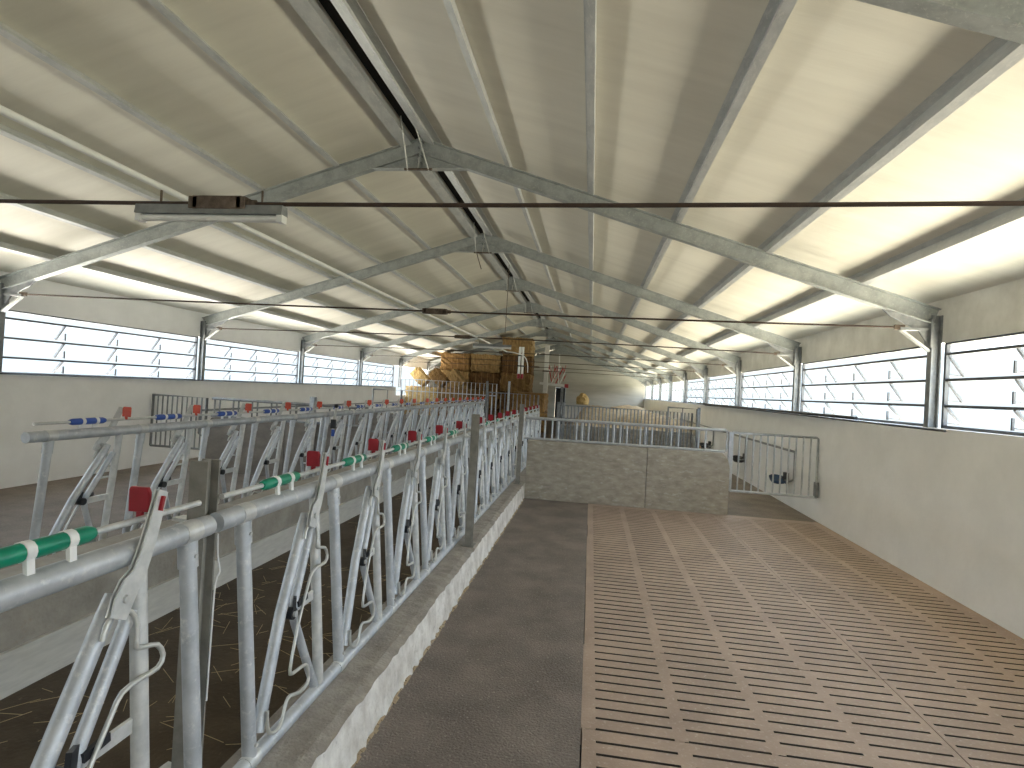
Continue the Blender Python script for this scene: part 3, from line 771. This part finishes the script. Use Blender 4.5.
for (xa,xb,za,zb,mm) in ((-2.35,-1.98,2.1,2.95,'white'),(-1.95,-1.55,2.1,3.0,'white'),(-1.9,-2.1,2.1,2.9,'redpaint'),(-1.6,-1.62,2.1,3.55,'white'),(-1.75,-1.42,2.1,2.9,'redpaint'),(-1.55,-1.3,2.1,2.75,'white')):
    MB().bar((xa,27,za),(xb,27.05,zb),.05,.05,(0,1,0)).link('folded_arm',M[mm],t,b)
tn=MB(); rnd=random.Random(2)
for i in range(16):
    x=rnd.uniform(-2.15,-1.3); z=rnd.uniform(2.15,2.75); a=rnd.uniform(-.5,.5); l=rnd.uniform(.25,.45)
    tn.tube([(x,27+rnd.uniform(-.12,.12),z),(x+math.sin(a)*l,27+rnd.uniform(-.12,.12),z+math.cos(a)*l)],.014,5)
tn.link('tines',M['redpaint'],t,b)

# ------------------------------------------------------------------ light: bright sky and sunlit yard outside
w=bpy.data.worlds.new('daylight'); SC.world=w; w.use_nodes=True
nt=w.node_tree; N=nt.nodes; L=nt.links; bg=N['Background']
tc=N.new('ShaderNodeTexCoord'); sx=N.new('ShaderNodeSeparateXYZ'); L.new(tc.outputs['Generated'],sx.inputs[0])
def ramp(stops):
    mr=N.new('ShaderNodeMapRange'); mr.inputs[1].default_value=-1; mr.inputs[2].default_value=1; L.new(sx.outputs['Z'],mr.inputs[0])
    cr=N.new('ShaderNodeValToRGB'); L.new(mr.outputs[0],cr.inputs[0]); e=cr.color_ramp.elements
    e[0].position=stops[0][0]; e[0].color=(*stops[0][1],1); e[1].position=stops[-1][0]; e[1].color=(*stops[-1][1],1)
    for p,c in stops[1:-1]: x=e.new(p); x.color=(*c,1)
    return cr.outputs[0]
HZ=(.085,.098,.105)      # horizon band of tree line and hills, added dim to keep window panes readable
SKY=[(.541,HZ),(.566,(.64,.70,.77)),(.65,(.60,.70,.83)),(1,(.28,.36,.50))]
right=ramp([(0,(3.8,3.5,2.75)),(.20,(3.8,3.5,2.75)),(.30,(1.0,.92,.70)),(.455,(.7,.68,.5)),(.475,HZ)]+SKY)   # sunlit yard on this side
left =ramp([(0,(2.7,2.55,2.25)),(.20,(2.7,2.55,2.25)),(.32,(.85,.80,.66)),(.455,(.6,.58,.5)),(.475,HZ)]+SKY)      # yard partly in the shade of the barn
sd=N.new('ShaderNodeMapRange'); sd.interpolation_type='SMOOTHSTEP'; sd.inputs[1].default_value=-.35; sd.inputs[2].default_value=.35; L.new(sx.outputs['X'],sd.inputs[0])
mx=N.new('ShaderNodeMixRGB'); L.new(sd.outputs[0],mx.inputs[0]); L.new(left,mx.inputs[1]); L.new(right,mx.inputs[2])
L.new(mx.outputs[0],bg.inputs['Color']); bg.inputs['Strength'].default_value=9.0

def portal(name,x,y0,y1,z0,z1,s):
    ld=bpy.data.lights.new(name,'AREA'); ld.shape='RECTANGLE'; ld.size=z1-z0; ld.size_y=y1-y0; ld.cycles.is_portal=True
    o=bpy.data.objects.new(name,ld); COL.objects.link(o)
    o.location=(x,(y0+y1)/2,(z0+z1)/2); o.rotation_euler=(0,s*PI/2,0)
portal('daylight_right_strip',XR+.145,Y0,Y1,1.6,2.5,1)
portal('daylight_left_strip',XL-.145,Y0,22,1.56,2.46,-1)
portal('daylight_left_opening',XL-.145,22,26.5,1.25,2.45,-1)

# ------------------------------------------------------------------ camera
f,yaw,pitch,roll=562.8,.1413,.0093,.0571
cy,sy=math.cos(yaw),math.sin(yaw)
F=Vector((-sy,cy,0)); R=Vector((cy,sy,0)); U=Vector((0,0,1))
cp,sp=math.cos(pitch),math.sin(pitch); F2=F*cp+U*sp; U2=U*cp-F*sp
c_,s_=math.cos(roll),math.sin(roll); R3=R*c_+U2*s_; U3=U2*c_-R*s_
cam=bpy.data.cameras.new('camera'); co=bpy.data.objects.new('camera',cam); COL.objects.link(co)
cam.sensor_width=36; cam.lens=f/1024*36; cam.clip_start=.05; cam.clip_end=200
m=Matrix((R3,U3,-F2)).transposed().to_4x4(); m.translation=Vector((0,0,1.75)); co.matrix_world=m
SC.camera=co
vs=SC.view_settings; vs.view_transform='Standard'; vs.look='None'; vs.gamma=1; vs.use_curve_mapping=False; vs.exposure=0.36
SC.cycles.max_bounces=10; SC.cycles.diffuse_bounces=6; SC.cycles.transparent_max_bounces=16
SC.cycles.use_denoising=True
SC.cycles.sample_clamp_indirect=20
